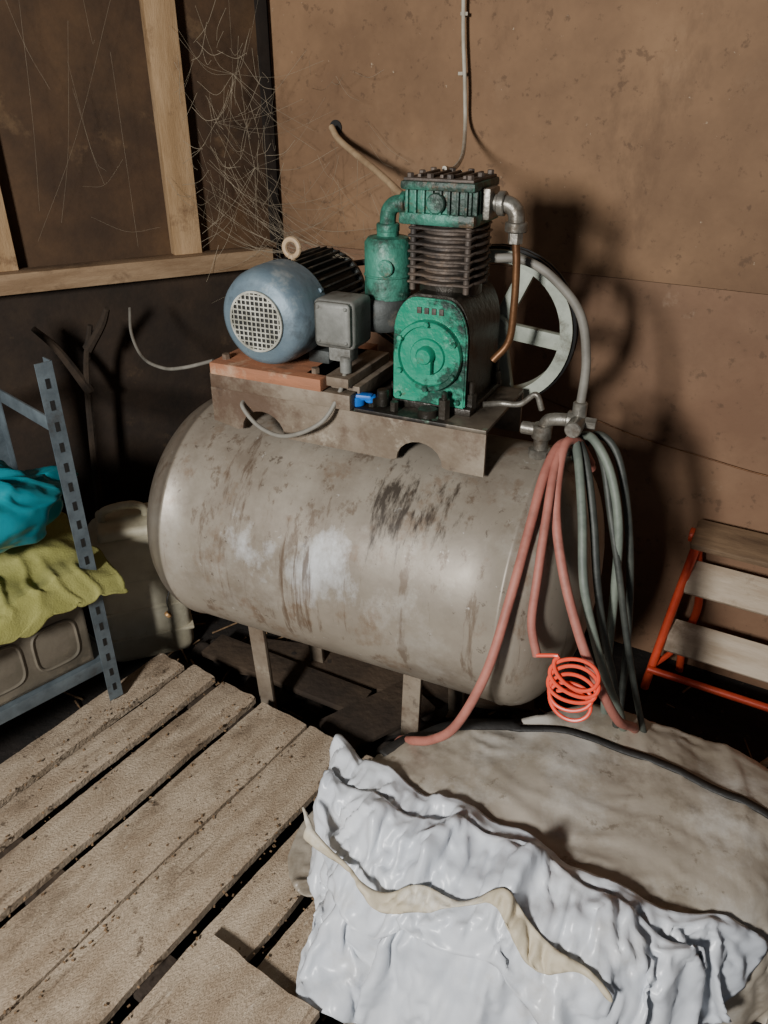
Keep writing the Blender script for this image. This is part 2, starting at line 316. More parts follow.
def tomb(w,z0,z1,z2,wt):
    pts=[(pc-w,z0),(pc+w,z0),(pc+w,z1)]
    for i in range(1,9):
        t=math.pi/2*i/8; pts.append((pc+wt+(w-wt)*math.cos(t),z1+(z2-z1)*math.sin(t)))
    for i in range(8,0,-1):
        t=math.pi/2*i/8; pts.append((pc-wt-(w-wt)*math.cos(t),z1+(z2-z1)*math.sin(t)))
    pts.append((pc-w,z1)); return pts
bm=bmesh.new(); addprism(bm,tomb(.077,1.03,1.165,1.248,.03),-.066,.13,0,.004)
addbox(bm,(pc,.03,1.027),(.18,.21,.016),.004)
addcyl(bm,(pc,.03,1.25),.062,.03,'z',.004,32)
addcyl(bm,(pc+.02,.15,FC[1]),.03,.06,'y')
for sx in(-1,1):
    for yy in(-.05,.11):
        addcyl(bm,(pc+sx*.082,yy,1.045),.011,.03,'z',.001,6); addcyl(bm,(pc+sx*.082,yy,1.07),.0055,.03)
obj('crankcase',bm,'oily',AC,ang=35)
bm=bmesh.new(); addprism(bm,tomb(.077,1.035,1.165,1.244,.03),-.076,-.066,0,.003)
addlathe(bm,[(0,-.084),(.058,-.084),(.060,-.090),(.068,-.090),(.070,-.086),(.070,-.074),(0,-.074)],(pc,0,1.135),'y',48)
addlathe(bm,[(0,-.089),(.034,-.089),(.036,-.086),(.036,-.08),(0,-.08)],(pc,0,1.135),'y',40)
addlathe(bm,[(0,-.108),(.014,-.108),(.018,-.102),(.018,-.085),(0,-.085)],(pc,0,1.14),'y',24); addbox(bm,(pc,-.098,1.122),(.030,.014,.036),.004)
for i in range(6):
    t=2*math.pi*(i+.5)/6; addcyl(bm,(pc+.064*math.cos(t),-.093,1.135+.064*math.sin(t)),.006,.01,'y',.001,6)
for sx in (-1,1):
    addcyl(bm,(pc+sx*.063,-.079,1.048),.006,.01,'y',.001,6)
obj('crankcase_cover',bm,'greenf',AC,ang=35)
bm=bmesh.new()
for i in range(4): addbox(bm,(pc-.022+.015*i,-.0775,1.221),(.009,.004,.012),.001)
obj('cast_lettering',bm,'fin',AC)
bm=bmesh.new(); addcyl(bm,(pc+.01,-.10,1.025),.02,.02); addcyl(bm,(.09,-.095,1.04),.012,.035); addcyl(bm,(.12,-.105,1.03),.009,.02,'z',.001,6); addcyl(bm,(.225,-.1,1.04),.012,.04,'z',.001,6); addcyl(bm,(.225,-.1,1.06),.006,.03); addcyl(bm,(.07,-.1,1.03),.010,.02,'z',.001,6)
obj('anchor_bolts',bm,'oily',AC)
cb=.03
bm=bmesh.new(); addcyl(bm,(pc-.004,cb,1.31),.052,.13,'z')
for i in range(8):
    addbox(bm,(pc-.004,cb,1.262+i*.0142),(.128-.003*(i%2),.130,.0055),.0022,seg=1); addcyl(bm,(pc-.004,cb,1.262+i*.0142),.073,.0048,'z',.001,40)
for sx in(-1,1):
    for sy in(-1,1): addcyl(bm,(pc-.004+sx*.055,cb+sy*.055,1.31),.006,.13)
obj('cylinder_fins',bm,'fin',AC)
pc2=pc-.008
bm=bmesh.new(); addbox(bm,(pc2,cb,1.379),(.150,.150,.022),.006); addbox(bm,(pc2,cb,1.408),(.132,.134,.045),.006); addbox(bm,(pc2,cb,1.436),(.146,.146,.016),.006)
for i in range(8):
    x=pc2-.058+i*.0165; addbox(bm,(x,cb-.069,1.408),(.005,.012,.042),.001)
    addbox(bm,(x,cb+.069,1.408),(.005,.012,.042),.001)
    addbox(bm,(pc2+.068,cb-.058+i*.0165,1.408),(.012,.005,.042),.001)
addcyl(bm,(pc2,cb-.073,1.408),.018,.012,'y')
obj('cylinder_head',bm,['green'],AC)
bm=bmesh.new(); addbox(bm,(pc2,cb,1.4455),(.136,.134,.006),.002)
for i in range(5): addbox(bm,(pc2-.044+i*.022,cb,1.450),(.007,.10,.008),.002)
for i in range(4):
    for j in range(3):
        if 0<i<3 and j==1: continue
        addcyl(bm,(pc2-.058+i*.0387,cb-.057+j*.057,1.449),.0065,.014,'z',.001,6)
obj('head_top_ribs',bm,'fin',AC)
fx,fy=.048,.02
bm=bmesh.new(); addlathe(bm,[(0,1.215),(.047,1.215),(.047,1.322),(.04,1.332),(.022,1.335),(.022,1.345),(0,1.345)],(fx,fy,0),'z',40)
addcyl(bm,(fx,fy,1.26),.049,.006)
addtube(bm,[(fx,fy,1.34),(fx,fy,1.370),(fx+.006,fy,1.386),(fx+.022,fy,1.395),(fx+.065,fy,1.397)],.016,6,16)
addcyl(bm,(fx,fy,1.35),.023,.016); addcyl(bm,(fx+.035,fy,1.396),.022,.012,'x'); addbox(bm,(fx+.056,fy,1.397),(.01,.055,.045),.004)
obj('intake_filter',bm,'green',AC)
bm=bmesh.new(); addlathe(bm,[(0,1.15),(.045,1.15),(.053,1.158),(.056,1.17),(.056,1.208),(.05,1.217),(0,1.217)],(fx-.010,fy,0),'z',40)
obj('filter_bowl',bm,'motorb',AC)
cyl('filter_badge',(fx+.014,fy-.045,1.28),.017,.005,'y','green',AC)
bm=bmesh.new(); addbox(bm,(pc+.07,cb,1.405),(.02,.06,.055),.005)
addtube(bm,[(pc+.07,cb,1.405),(pc+.10,cb,1.405),(pc+.116,cb,1.398),(pc+.123,cb,1.385),(pc+.124,cb,1.36)],.0155,6,16)
addcyl(bm,(pc+.124,cb,1.366),.021,.018); addcyl(bm,(pc+.094,cb,1.405),.022,.014,'x'); addcyl(bm,(pc+.124,cb,1.346),.014,.02,'z',.001,6)
obj('outlet_elbow',bm,'galv',AC)
tube('outlet_pipe',[(pc+.124,cb,1.345),(pc+.130,cb,1.30),(pc+.132,cb,1.22),(pc+.127,cb,1.15),(pc+.10,cb-.01,1.11)],.0075,'copper',AC)
bm=bmesh.new(); vx=.40; vy=.0
addcyl(bm,(vx,vy,.955),.015,.06); addcyl(bm,(vx,vy,.938),.024,.02,'z',.002,8); addcyl(bm,(vx,vy,.985),.020,.03); addcyl(bm,(vx-.028,vy,.987),.013,.03,'x')
addtube(bm,[(vx,vy,.99),(vx+.01,vy,1.01),(vx+.035,vy-.003,1.018),(vx+.06,vy-.005,1.02)],.013,6,14)
addcyl(bm,(vx+.062,vy-.005,1.02),.02,.028,'x'); addcyl(bm,(vx+.07,vy-.005,1.045),.014,.03); addcyl(bm,(vx+.07,vy-.03,1.02),.016,.05,'y'); addcyl(bm,(vx+.09,vy-.005,1.02),.012,.03,'x',.001,6)
obj('tank_valve',bm,'galv',AC)
tube('unloader_hose',[(vx+.07,vy-.005,1.05),(vx+.062,.04,1.13),(vx+.03,.08,1.21),(.36,.10,1.27),(.30,.10,1.295),(.25,.09,1.295)],.009,'cable',AC)
tube('small_pipe',[(.28,-.02,1.03),(.31,0,1.03),(.35,.0,1.035),(.38,0,1.06),(.395,.0,1.03)],.006,'galv',AC)
bm=bmesh.new(); addbox(bm,(.036,-.108,1.040),(.070,.022,.012),.005,Matrix.Rotation(.2,3,'Z')); addcyl(bm,(.035,-.105,1.030),.018,.02); addcyl(bm,(.065,-.10,1.036),.012,.014)
obj('valve_handle',bm,'blue',AC)
bm=bmesh.new(); dirn=Vector((-.45,-.6,-.62)).normalized(); q=dirn.to_track_quat('Z','Y').to_matrix()
addcyl(bm,(-.458,-.187,.478),.016,.016,mat3=q,mi=0); addtube(bm,[(-.46,-.20,.472),(-.465,-.21,.44),(-.473,-.20,.41),(-.48,-.195,.392)],.002,6,6,mi=1); addcyl(bm,(-.483,-.195,.384),.010,.01,mat3=q,mi=0)
obj('drain_plug',bm,['brass','black'],AC)

def aw(a,b,z): v=Matrix.Rotation(math.radians(-25),3,'Z')@Vector((a,b,0)); return (v.x-.044,v.y+1.614,z)
def wl(s,n,z): return (W*.5+.866*s-.5*n, W*.866-.5*s-.866*n, z)
bm=bmesh.new(); addtube(bm,[(-.151,2.49,1.487),(-.13,2.44,1.46),(-.08,2.33,1.43),(-.02,2.18,1.40),(.03,2.0,1.375),(.06,1.84,1.36),(.07,1.76,1.355)],.009)
addlathe(bm,[(0,0),(.02,0),(.02,.002),(0,.002)],wl(-1.385,-.0175,1.485),mat3=Vector((-.5,-.866,0)).to_track_quat('Z','Y').to_matrix(),mi=1)
obj('plastic_wall_tube',bm,['tube','black'])
bm=bmesh.new(); addtube(bm,[(.19,2.300,2.78),(.193,2.300,2.2),(.197,2.295,1.78),(.208,2.28,1.6),(.212,2.26,1.50),(.19,2.05,1.45),(.15,1.80,1.44),(.12,1.68,1.45)],.005,6,8)
for z in (1.75,1.62,2.0): addbox(bm,(.2,2.297,z),(.018,.008,.008),.001)
obj('electrical_conduit',bm,'wire')
tube('wall_wire',[wl(-.75,-.012,.80),wl(-.5,-.012,.745),wl(-.38,-.012,.72),wl(-.2,-.012,.70),wl(-.04,-.012,.684),wl(.3,-.012,.67)],.002,'copper')

# ------------------------------------------------------------------ hoses
def ph(nm,pts,r,mat,par): return tube(nm,[aw(*p) for p in pts],r,mat,par,10,10)
e=empty('air_hose')
ph('strand_1',[(.50,.05,.90),(.475,.0,.965),(.450,-.05,.985),(.44,-.12,.95),(.44,-.20,.87),(.437,-.29,.76),(.42,-.345,.63),(.375,-.365,.50),(.325,-.36,.435),(.27,-.34,.39),(.22,-.29,.32),(.18,-.25,.20)],.0095,'pink',e)
ph('strand_2',[(.50,.03,.92),(.475,-.02,.985),(.46,-.07,.985),(.475,-.15,.90),(.515,-.21,.80),(.57,-.25,.69),(.62,-.26,.60),(.66,-.24,.52),(.68,-.18,.46),(.69,-.10,.38),(.69,-.04,.24)],.0095,'pink',e)
ph('strand_3',[(.49,.03,.93),(.46,-.03,.985),(.455,-.10,.965),(.465,-.18,.89),(.475,-.245,.80),(.48,-.275,.72),(.50,-.29,.66)],.0085,'pink',e)
e2=empty('rubber_hose')
ph('strand_1',[(.46,.06,.90),(.475,.02,.975),(.505,-.01,.99),(.55,-.04,.94),(.585,-.07,.84),(.60,-.09,.70),(.61,-.10,.55),(.62,-.08,.40),(.64,-.05,.2),(.65,-.03,.012)],.009,'gray',e2)
ph('strand_2',[(.44,.05,.92),(.46,.0,.985),(.485,-.05,.97),(.52,-.12,.88),(.55,-.18,.77),(.59,-.20,.66),(.63,-.20,.56),(.66,-.15,.45),(.67,-.08,.33),(.67,-.03,.2)],.009,'gray',e2)
ph('strand_3',[(.45,.04,.93),(.475,-.01,.98),(.505,-.05,.95),(.54,-.10,.86),(.57,-.14,.75),(.60,-.15,.64),(.64,-.14,.5),(.66,-.09,.3),(.68,-.05,.1),(.69,-.02,.012)],.008,'dgray',e2)
ph('strand_4',[(.47,.06,.93),(.505,.03,.985),(.55,.01,.96),(.59,-.02,.86),(.62,-.04,.72),(.64,-.05,.55),(.65,-.05,.4),(.66,-.03,.2),(.67,-.0,.012)],.008,'dgray',e2)
ph('strand_5',[(.46,.07,.92),(.49,.03,.975),(.53,-.02,.95),(.565,-.06,.86),(.60,-.09,.76),(.64,-.11,.62),(.68,-.11,.48),(.73,-.08,.3),(.78,-.04,.1),(.85,-.0,.012)],.007,'dgray',e2)
pts=[(.50,-.295,.665)]
for i in range(5*16):
    t=2*math.pi*i/16; k=i/80
    pts.append((.575+.042*math.cos(t+2.6)+.004*math.sin(i*.31),-.31+.014*math.sin(t+2.6)-.05*(k-.5)*.4,.625+.026*math.sin(t+2.6)-.075*(k-.5)+.003*math.sin(i*.7)))
tube('coiled_air_hose',[aw(*p) for p in pts],.0037,'orange',None,3,8)

# ------------------------------------------------------------------ pallet
PL=empty('wooden_pallet',(-.073,1.413,0),math.radians(56.1))
def plank(bm,y0,y1,x0,x1,zt,th,mi=0):
    b2=bmesh.new(); nx=90; ny=8; ph_=random.random()*50
    top=[];bot=[]
    for i in range(nx+1):
        rt=[];rb=[]
        for j in range(ny+1):
            x=x0+(x1-x0)*i/nx; y=y0+(y1-y0)*j/ny
            if j in(0,ny): y+=.004*noise.noise(Vector((x*6,y*9,ph_)))+.002*noise.noise(Vector((x*30,y*9,ph_)))
            if i in(0,nx): x+=.006*noise.noise(Vector((x*6,y*30,ph_)))
            z=zt+.003*noise.noise(Vector((x*5,y*12,ph_)))+.0012*noise.noise(Vector((x*22,y*40,ph_)))-(.0025 if j in (0,ny) else 0)
            rt.append(b2.verts.new((x,y,z))); rb.append(b2.verts.new((x,y,zt-th)))
        top.append(rt);bot.append(rb)
    for i in range(nx):
        for j in range(ny):
            b2.faces.new((top[i][j],top[i+1][j],top[i+1][j+1],top[i][j+1])); b2.faces.new((bot[i][j],bot[i][j+1],bot[i+1][j+1],bot[i+1][j]))
        for j,r in ((0,0),(ny,1)): b2.faces.new((top[i][j],bot[i][j],bot[i+1][j],top[i+1][j]))
    for i in (0,nx):
        for j in range(ny): b2.faces.new((top[i][j],top[i][j+1],bot[i][j+1],bot[i][j]))
    merge(bm,b2,mi)
k=0
for y0,y1,x1,zt in [(-.275,-.168,0,.138),(-.14,-.032,0.005,.138),(0,.147,0,.14),(.154,.305,-.004,.14),(.335,.452,.0,.138),(.482,.572,.0,.14),(.60,.70,-.01,.132)]:
    k+=1; bm=bmesh.new(); plank(bm,y0,y1,-1.35,x1,zt,.022); obj('deck_plank_%d'%k,bm,'plank',PL,ang=30)
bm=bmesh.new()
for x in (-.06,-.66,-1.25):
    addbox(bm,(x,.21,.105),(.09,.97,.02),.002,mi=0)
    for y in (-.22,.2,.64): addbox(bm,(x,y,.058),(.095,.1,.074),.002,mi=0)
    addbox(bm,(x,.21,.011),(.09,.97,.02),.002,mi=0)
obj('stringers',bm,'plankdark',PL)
bm=bmesh.new()
for i in range(700):
    y=random.choice([-.02,.15,.32,.467,.586,-.154])+random.gauss(0,.022); x=random.uniform(-1.25,-.01); l=random.uniform(.0015,.007)
    addbox(bm,(x,y,.1432),(l,l*.6,.002),0,Matrix.Rotation(random.uniform(0,3),3,'Z'))
obj('wood_crumbs',bm,'crumb',PL,smooth=False)
bm=bmesh.new(); plank(bm,-.325,-.06,-1.2,-.56,.166,.02); obj('loose_board',bm,'plank',loc=(-.073,1.413,0),rot=(0,0,math.radians(56.1)),ang=30)

# ------------------------------------------------------------------ shelf rack
RKL=(-.712,1.606,0); RKR=math.radians(46.2)
RK=empty('metal_shelf_rack',RKL,RKR)
def upright(bm,x,y,sx,sy,z0,z1):
    addbox(bm,(x+sx*.018,y,(z0+z1)/2),(.038,.003,z1-z0),0); addbox(bm,(x,y+sy*.018,(z0+z1)/2),(.003,.038,z1-z0),0)
    z=z0+.04
    while z<z1-.02:
        addbox(bm,(x+sx*.018,y-.0022*sy,z),(.009,.0015,.022),0,mi=1); addbox(bm,(x-.0022*sx,y+sy*.018,z),(.0015,.009,.022),0,mi=1); z+=.05
bm=bmesh.new()
upright(bm,0,0,-1,1,.143,1.08); upright(bm,-.85,0,1,1,.143,1.08); upright(bm,0,.4,-1,-1,.143,1.08); upright(bm,-.85,.4,1,-1,.143,1.08)
for z in (.262,.915):
    for y in (0.004,.396): 
        if z<.9 : addbox(bm,(-.425,y,z),(.85,.006,.035),.001)
    for x in (-.004,-.846): addbox(bm,(x,.2,z),(.006,.4,.035),.001)
addbox(bm,(-.425,.396,.915),(.85,.006,.035),.001)
addbox(bm,(-.425,.2,.275),(.84,.385,.004),.001)
obj('frame',bm,['angle','black'],RK)
CR=empty('storage_crate',RKL,RKR)
bm=bmesh.new()
x0,x1,y0,y1,z0,z1=-.50,-.045,.02,.36,.28,.50
th=.008
addbox(bm,((x0+x1)/2,y0+th/2,(z0+z1)/2),(x1-x0,th,z1-z0),.002); addbox(bm,((x0+x1)/2,y1-th/2,(z0+z1)/2),(x1-x0,th,z1-z0),.002)
addbox(bm,(x0+th/2,(y0+y1)/2,(z0+z1)/2),(th,y1-y0,z1-z0),.002); addbox(bm,(x1-th/2,(y0+y1)/2,(z0+z1)/2),(th,y1-y0,z1-z0),.002); addbox(bm,((x0+x1)/2,(y0+y1)/2,z0+.005),(x1-x0,y1-y0,.01),.002)
addbox(bm,((x0+x1)/2,y0-.004,z1-.008),(x1-x0+.02,.016,.016),.003)
for i in range(3):
    cxx=x1-.085-.14*i; pts=[]
    w,h_=.055,.06
    for t in [2*math.pi*j/40 for j in range(41)]:
        c_,s_=math.cos(t),math.sin(t); pts.append((cxx+w*math.copysign(abs(c_)**.5,c_),y0-.001,(z0+z1)/2-.015+h_*math.copysign(abs(s_)**.5,s_)))
    addtube(bm,pts,.0045,1,6,smooth=False,mi=0)
obj('body',bm,['crate'],CR)
bm=bmesh.new()
for i in range(4): addcyl(bm,(-.12,.11,.47+.012*i),.07-.002*i,.008,'z',.003,32)
obj('black_pots',bm,'black',CR)
def sheet(name,fn,nu,nv,mat,parent=None,thick=.004,loc=None,rot=None):
    bm=bmesh.new(); g=[[bm.verts.new(fn(i/nu,j/nv)) for j in range(nv+1)] for i in range(nu+1)]
    for i in range(nu):
        for j in range(nv): bm.faces.new((g[i][j],g[i+1][j],g[i+1][j+1],g[i][j+1]))
    o=obj(name,bm,mat,parent,loc=loc,rot=rot,ang=180)
    s=o.modifiers.new('thick','SOLIDIFY'); s.thickness=thick; s.offset=0
    return o
def rdg(x,y,z,pw=2):
    return max(0,1-2.2*abs(noise.noise(Vector((x,y,z)))))**pw
def clothfn(u,v):
    n=noise.noise(Vector((u*4,v*4,3)))*.5+noise.noise(Vector((u*9,v*8,7)))*.2
    x=.045-.60*u+.02*noise.noise(Vector((u*3,v*6,11)))
    hem=.045+.05*noise.noise(Vector((u*5,0,1)))+.06*u
    if v<.6: y=.30-.315*(v/.6); z=.60+.05*n-.045*(v/.6)
    else: t=(v-.6)/.4; y=-.015-.035*math.sin(t*1.6)+.015*n; z=.555+.05*n*(1-.3*t)-(hem)*t
    z+=.012*rdg(u*9,v*4,5); z-=.03*max(0,1-u*6)
    return (x,y,z)
sheet('dust_cloth',clothfn,110,80,'lime',None,.004,loc=RKL,rot=(0,0,RKR))
def bagfn(u,v):
    th=2*math.pi*u; ph_=math.pi*v; c,s=math.cos(th),math.sin(th); n=noise.noise(Vector((c*2,s*2,v*5)))
    r=1+.28*n+.16*rdg(c*2,s*2,v*3+9)+.02*rdg(c*5,s*5,v*6)
    return (-.21+.21*r*math.sin(ph_)*c,.15+.13*r*math.sin(ph_)*s,.722+.080*r*math.cos(ph_))
sheet('plastic_bag',bagfn,140,80,'teal',None,.002,loc=RKL,rot=(0,0,RKR))
JC=empty('plastic_jerrycan',(-.76,2.02,0),math.radians(20))
bm=bmesh.new(); addbox(bm,(0,0,.22),(.26,.22,.44),.05,seg=5); addbox(bm,(0,0,.445),(.2,.17,.04),.018,seg=3)
for z in (.1,.2,.3): addbox(bm,(0,0,z),(.266,.226,.012),.005)
obj('body',bm,'jerry',JC)
bm=bmesh.new(); addcyl(bm,(.08,-.04,.48),.03,.04); addtube(bm,[(-.08,0,.46),(-.07,0,.495),(0,0,.505),(.04,0,.49),(.045,0,.46)],.012); obj('cap_and_handle',bm,'jerry',JC)

# ------------------------------------------------------------------ step ladder
SL=empty('step_ladder',(W*.5,W*.866,0),math.radians(-30))
bm=bmesh.new()
for s0,s1 in ((-.215,-.165),(.22,.17)):
    g=1 if s0<0 else -1
    addtube(bm,[(s0,-.155,.0),(s0+(s1-s0)*.5,-.11,.26),(s1,-.07,.49)],.0125,6,12)
    addtube(bm,[(s0+.075*g,-.02,.0),(s0+.07*g,-.03,.12),(s1+.035*g,-.03,.26),(s1+.005*g,-.035,.42),(s1,-.04,.48)],.0115,6,12)
addtube(bm,[(-.215,-.158,.075),(.22,-.158,.075)],.011,2,12,smooth=False)
addtube(bm,[(-.15,-.03,.10),(.15,-.03,.10)],.008,2,12,smooth=False)
addtube(bm,[(-.212,-.15,.075),(-.17,-.09,.105),(-.145,-.035,.14)],.008,4,8)
for g in(-1,1): addcyl(bm,(g*.185,-.075,.505),.02,.012,'x')
obj('red_frame',bm,'red',SL)
bm=bmesh.new(); R4=Matrix.Rotation(math.radians(42),3,'X')
addbox(bm,(.0,-.080,.375),(.34,.10,.018),.004,R4); addbox(bm,(.0,-.112,.185),(.37,.10,.018),.004,R4); obj('treads',bm,'tread',SL)
bm=bmesh.new(); addbox(bm,(.0,-.07,.508),(.36,.11,.02),.006,Matrix.Rotation(math.radians(15),3,'X')); obj('top_platform',bm,'treadd',SL)

# ------------------------------------------------------------------ tarp bundle (draped with the cloth solver)
outl=[(.90,1.09),(.84,1.22),(.62,1.27),(.27,1.27),(.08,1.25),(-.02,1.18),(-.06,1.07),(-.01,.91),(.10,.79),(.26,.74),(.48,.79),(.74,.93)]
C0=Vector((.36,1.03))
pol=sorted([(math.atan2(y-C0.y,x-C0.x)%(2*math.pi),math.hypot(x-C0.x,y-C0.y)) for x,y in outl])
def rad(t):
    t%=2*math.pi; n=len(pol)
    for i in range(n):
        a0,r0=pol[i]; a1,r1=pol[(i+1)%n]
        if a1<a0: a1+=2*math.pi
        tt=t if t>=a0 else t+2*math.pi
        if a0<=tt<=a1:
            k=(tt-a0)/(a1-a0); k=k*k*(3-2*k); return r0+(r1-r0)*k
    return pol[0][1]
e1=Vector((-.83,.558)); PA=Vector((-.073,1.413))
def zbase(x,y):
    s=(Vector((x,y))-PA).dot(e1); k=min(1,max(0,(s+.37)/.07)); return .012+.135*k
def bundle(t,q):
    R=rad(t)
    if q<.62: rr=q/.62*.86; hh=1-.09*(q/.62)**2.2
    else:
        k=(q-.62)/.38; rr=.86+.14*math.sin(k*math.pi/2)+.07*math.sin(k*math.pi); hh=.91*(1-k**1.35)
    x=C0.x+rr*R*math.cos(t); y=C0.y+rr*R*math.sin(t)
    H=.405+.02*math.sin(t+1.0)*rr-.05*max(0,math.cos(t))*rr
    zb=zbase(x,y); z=zb+(H-zb)*hh
    p=Vector((x,y,z))
    a=noise.noise(p*3.0+Vector((3,1,2)))*.04+noise.noise(p*7+Vector((3,1,2)))*.014
    nr=Vector((math.cos(t)*(rr**3),math.sin(t)*(rr**3),1.1-rr)).normalized()
    p+=nr*a*(1 if q<.9 else (1-q)*10); p.z=max(p.z,zb); return p
TB=empty('tarpaulin_bundle')
nt_,nq=72,30
bm=bmesh.new(); c=bm.verts.new(bundle(0,0)); g=[[bm.verts.new(bundle(2*math.pi*i/nt_,(j+1)/nq)) for j in range(nq)] for i in range(nt_)]
for i in range(nt_):
    a=g[i];b=g[(i+1)%nt_]; bm.faces.new((c,a[0],b[0]))
    for j in range(nq-1): bm.faces.new((a[j],a[j+1],b[j+1],b[j]))
bm.faces.new([g[i][-1] for i in range(nt_)])
CORE=obj('bundle_core',bm,'wsheet',TB,ang=180)
bm=bmesh.new(); addbox(bm,(-.6,.2,.07),(1.4,1.1,.146),0); PROXY=obj('temp_pallet_proxy',bm,'soil',loc=(-.073,1.413,0),rot=(0,0,math.radians(56.1)))
def collide(o,th=.004):
    m=o.modifiers.new('col','COLLISION'); o.collision.thickness_outer=th; o.collision.thickness_inner=.02; o.collision.cloth_friction=60; o.collision.damping=.6; return m
colls=[(o,collide(o)) for o in (FLOOR,CORE,PROXY)]
def drape(name,grid_fn,mat,frames,shrink,bend,res,bounds,keep,pinf=None,selfc=False):
    bm=bmesh.new(); u0,u1,v0,v1=bounds; nu=int((u1-u0)/res); nv=int((v1-v0)/res); V={}; UV={}
    def gv(i,j):
        if (i,j) not in V:
            u=u0+(u1-u0)*i/nu; v=v0+(v1-v0)*j/nv; V[(i,j)]=bm.verts.new(grid_fn(u,v)); UV[len(V)-1]=(u,v)
        return V[(i,j)]
    for i in range(nu):
        for j in range(nv):
            if keep(u0+(u1-u0)*(i+.5)/nu,v0+(v1-v0)*(j+.5)/nv): bm.faces.new((gv(i,j),gv(i+1,j),gv(i+1,j+1),gv(i,j+1)))
    o=obj(name,bm,mat,TB,ang=180)
    cm=o.modifiers.new('cloth','CLOTH'); s=cm.settings; s.quality=6; s.mass=.25; s.air_damping=2; s.tension_stiffness=20; s.compression_stiffness=20; s.shear_stiffness=8; s.bending_stiffness=bend; s.shrink_min=-shrink
    cm.collision_settings.distance_min=.003; cm.collision_settings.collision_quality=3
    if selfc: cm.collision_settings.use_self_collision=True; cm.collision_settings.self_distance_min=.003
    if pinf:
        vg=o.vertex_groups.new(name='pin')
        vg.add([i for i,(u,v) in UV.items() if pinf(u,v)],1.0,'REPLACE'); s.vertex_group_mass='pin'; s.pin_stiffness=1
    cm.point_cache.frame_start=1; cm.point_cache.frame_end=frames
    for f in range(1,frames+1): SC.frame_set(f)
    dg=bpy.context.evaluated_depsgraph_get(); ev=o.evaluated_get(dg); me=D.meshes.new_from_object(ev)
    o.modifiers.clear(); old=o.data; o.data=me; D.meshes.remove(old); me.name=name
    b=bmesh.new(); b.from_mesh(me)
    for _ in range(8):
        new={}
        for vtx in b.verts:
            if vtx.is_boundary:
                nb=[e_.other_vert(vtx).co for e_ in vtx.link_edges if e_.is_boundary]
                if len(nb)==2: new[vtx]=vtx.co*.5+(nb[0]+nb[1])*.25
        for vtx,c_ in new.items(): vtx.co=c_
    b.to_mesh(me); b.free()
    for p in me.polygons: p.use_smooth=True
    SC.frame_set(1)
    return o
bxv=Vector((.88,-.47,0)); byv=Vector((-.47,-.88,0))
def fold_h(p):
    """long peaked folds of thin plastic: two crossing families, fading in and out"""
    a=p.dot(bxv); b=p.dot(byv); z=p.z
    wx=noise.noise(Vector((a*3,b*3,z*3)))*.09; wy=noise.noise(Vector((a*3+7,b*3,z*3+4)))*.09
    def rg(s,sa,sb,o_,k=2.6):
        n=noise.noise(Vector(((a+wx)*s*sa+o_,(b+wy)*s*sb,z*s*.8+o_)))
        return max(0,1-k*abs(n))
    m1=.5+.5*max(-1,min(1,noise.noise(Vector((a*4,b*4,z*4+11)))*3)); m2=1-m1
    h=m1*rg(6,.35,1.6,1)+m2*rg(6,1.6,.35,5)
    h+=.55*(m2*rg(12,.4,1.7,8)+m1*rg(12,1.5,.5,3))
    h+=.25*rg(24,1,.6,12)+.10*rg(50,1,1,15)
    return h
def crumple(o,amp,cuts=1,lift=.0):
    b=bmesh.new(); b.from_mesh(o.data)
    bmesh.ops.subdivide_edges(b,edges=b.edges[:],cuts=cuts,use_grid_fill=True,smooth=.5)
    ctr=Vector((C0.x,C0.y,.10))
    for v in b.verts:
        d=(v.co-ctr); dd=Vector((d.x*.8,d.y*1.0,d.z*1.6)).normalized()
        v.co=v.co+dd*(amp*fold_h(v.co)+lift)
    b.to_mesh(o.data); b.free()
    for p in o.data.polygons: p.use_smooth=True
def finish(o,th):
    m=o.modifiers.new('t','SOLIDIFY'); m.thickness=th; m.offset=0
tr=[]
def addtree(o): tr.append(BVHTree.FromPolygons([v.co.copy() for v in o.data.vertices],[tuple(p.vertices) for p in o.data.polygons]))
def top(x,y):
    z=.1
    for b in tr:
        h=b.ray_cast(Vector((x,y,1)),Vector((0,0,-1)))
        if h[0]: z=max(z,h[0].z)
    return z
def outd(p):
    d=Vector((p[0],p[1]))-C0; return d.length-rad(math.atan2(d.y,d.x))
def gridA(u,v): return (u,v,.52+.012*noise.noise(Vector((u*9,v*9,1))))
def keepA(u,v):
    d=Vector((u,v))-C0; a=math.atan2(d.y,d.x); return outd((u,v))<.24+.03*math.sin(7*a)
A_=drape('dusty_cover',gridA,'dsheet',40,.08,1.0,.0130,(-.42,1.30,.34,1.60),keepA)
colls.append((A_,collide(A_,.003))); addtree(A_)
bx=Vector((.88,-.47)); by=Vector((-.47,-.88)); BO=Vector((-.05,1.21))
def conf(p,off): return max(top(p.x,p.y)+off,.36)
def edge(u): return .02+.085*math.sin(math.pi*min(1,max(0,u/.85)))+.018*math.sin(u*13)+.008*math.sin(u*41)
def pB(u,v): return BO+bx*u+by*(v+edge(u))
def gridB(u,v):
    p=pB(u,v); w_=min(1,max(0,v/.06))
    return (p.x,p.y,conf(p,.010)+w_*(.018+.018*noise.noise(Vector((u*7,v*7,4)))+.012*math.sin(u*44+4*math.sin(v*7))))
def keepB(u,v): return v>0 and outd(pB(u,v))<.20+.02*math.sin(u*17) and -.26+.02*math.sin(v*15)<u<.82+.02*math.sin(v*19)+.2*max(0,v-.2)
B_=drape('white_sheet',gridB,'wsheet',48,.17,1.2,.0095,(-.30,1.02,0,.70),keepB,lambda u,v: v<.02 and -.05<u<.72,True)
colls.append((B_,collide(B_,.003))); addtree(B_)
def oC(u): return .05+.02*math.sin(u*8+1)
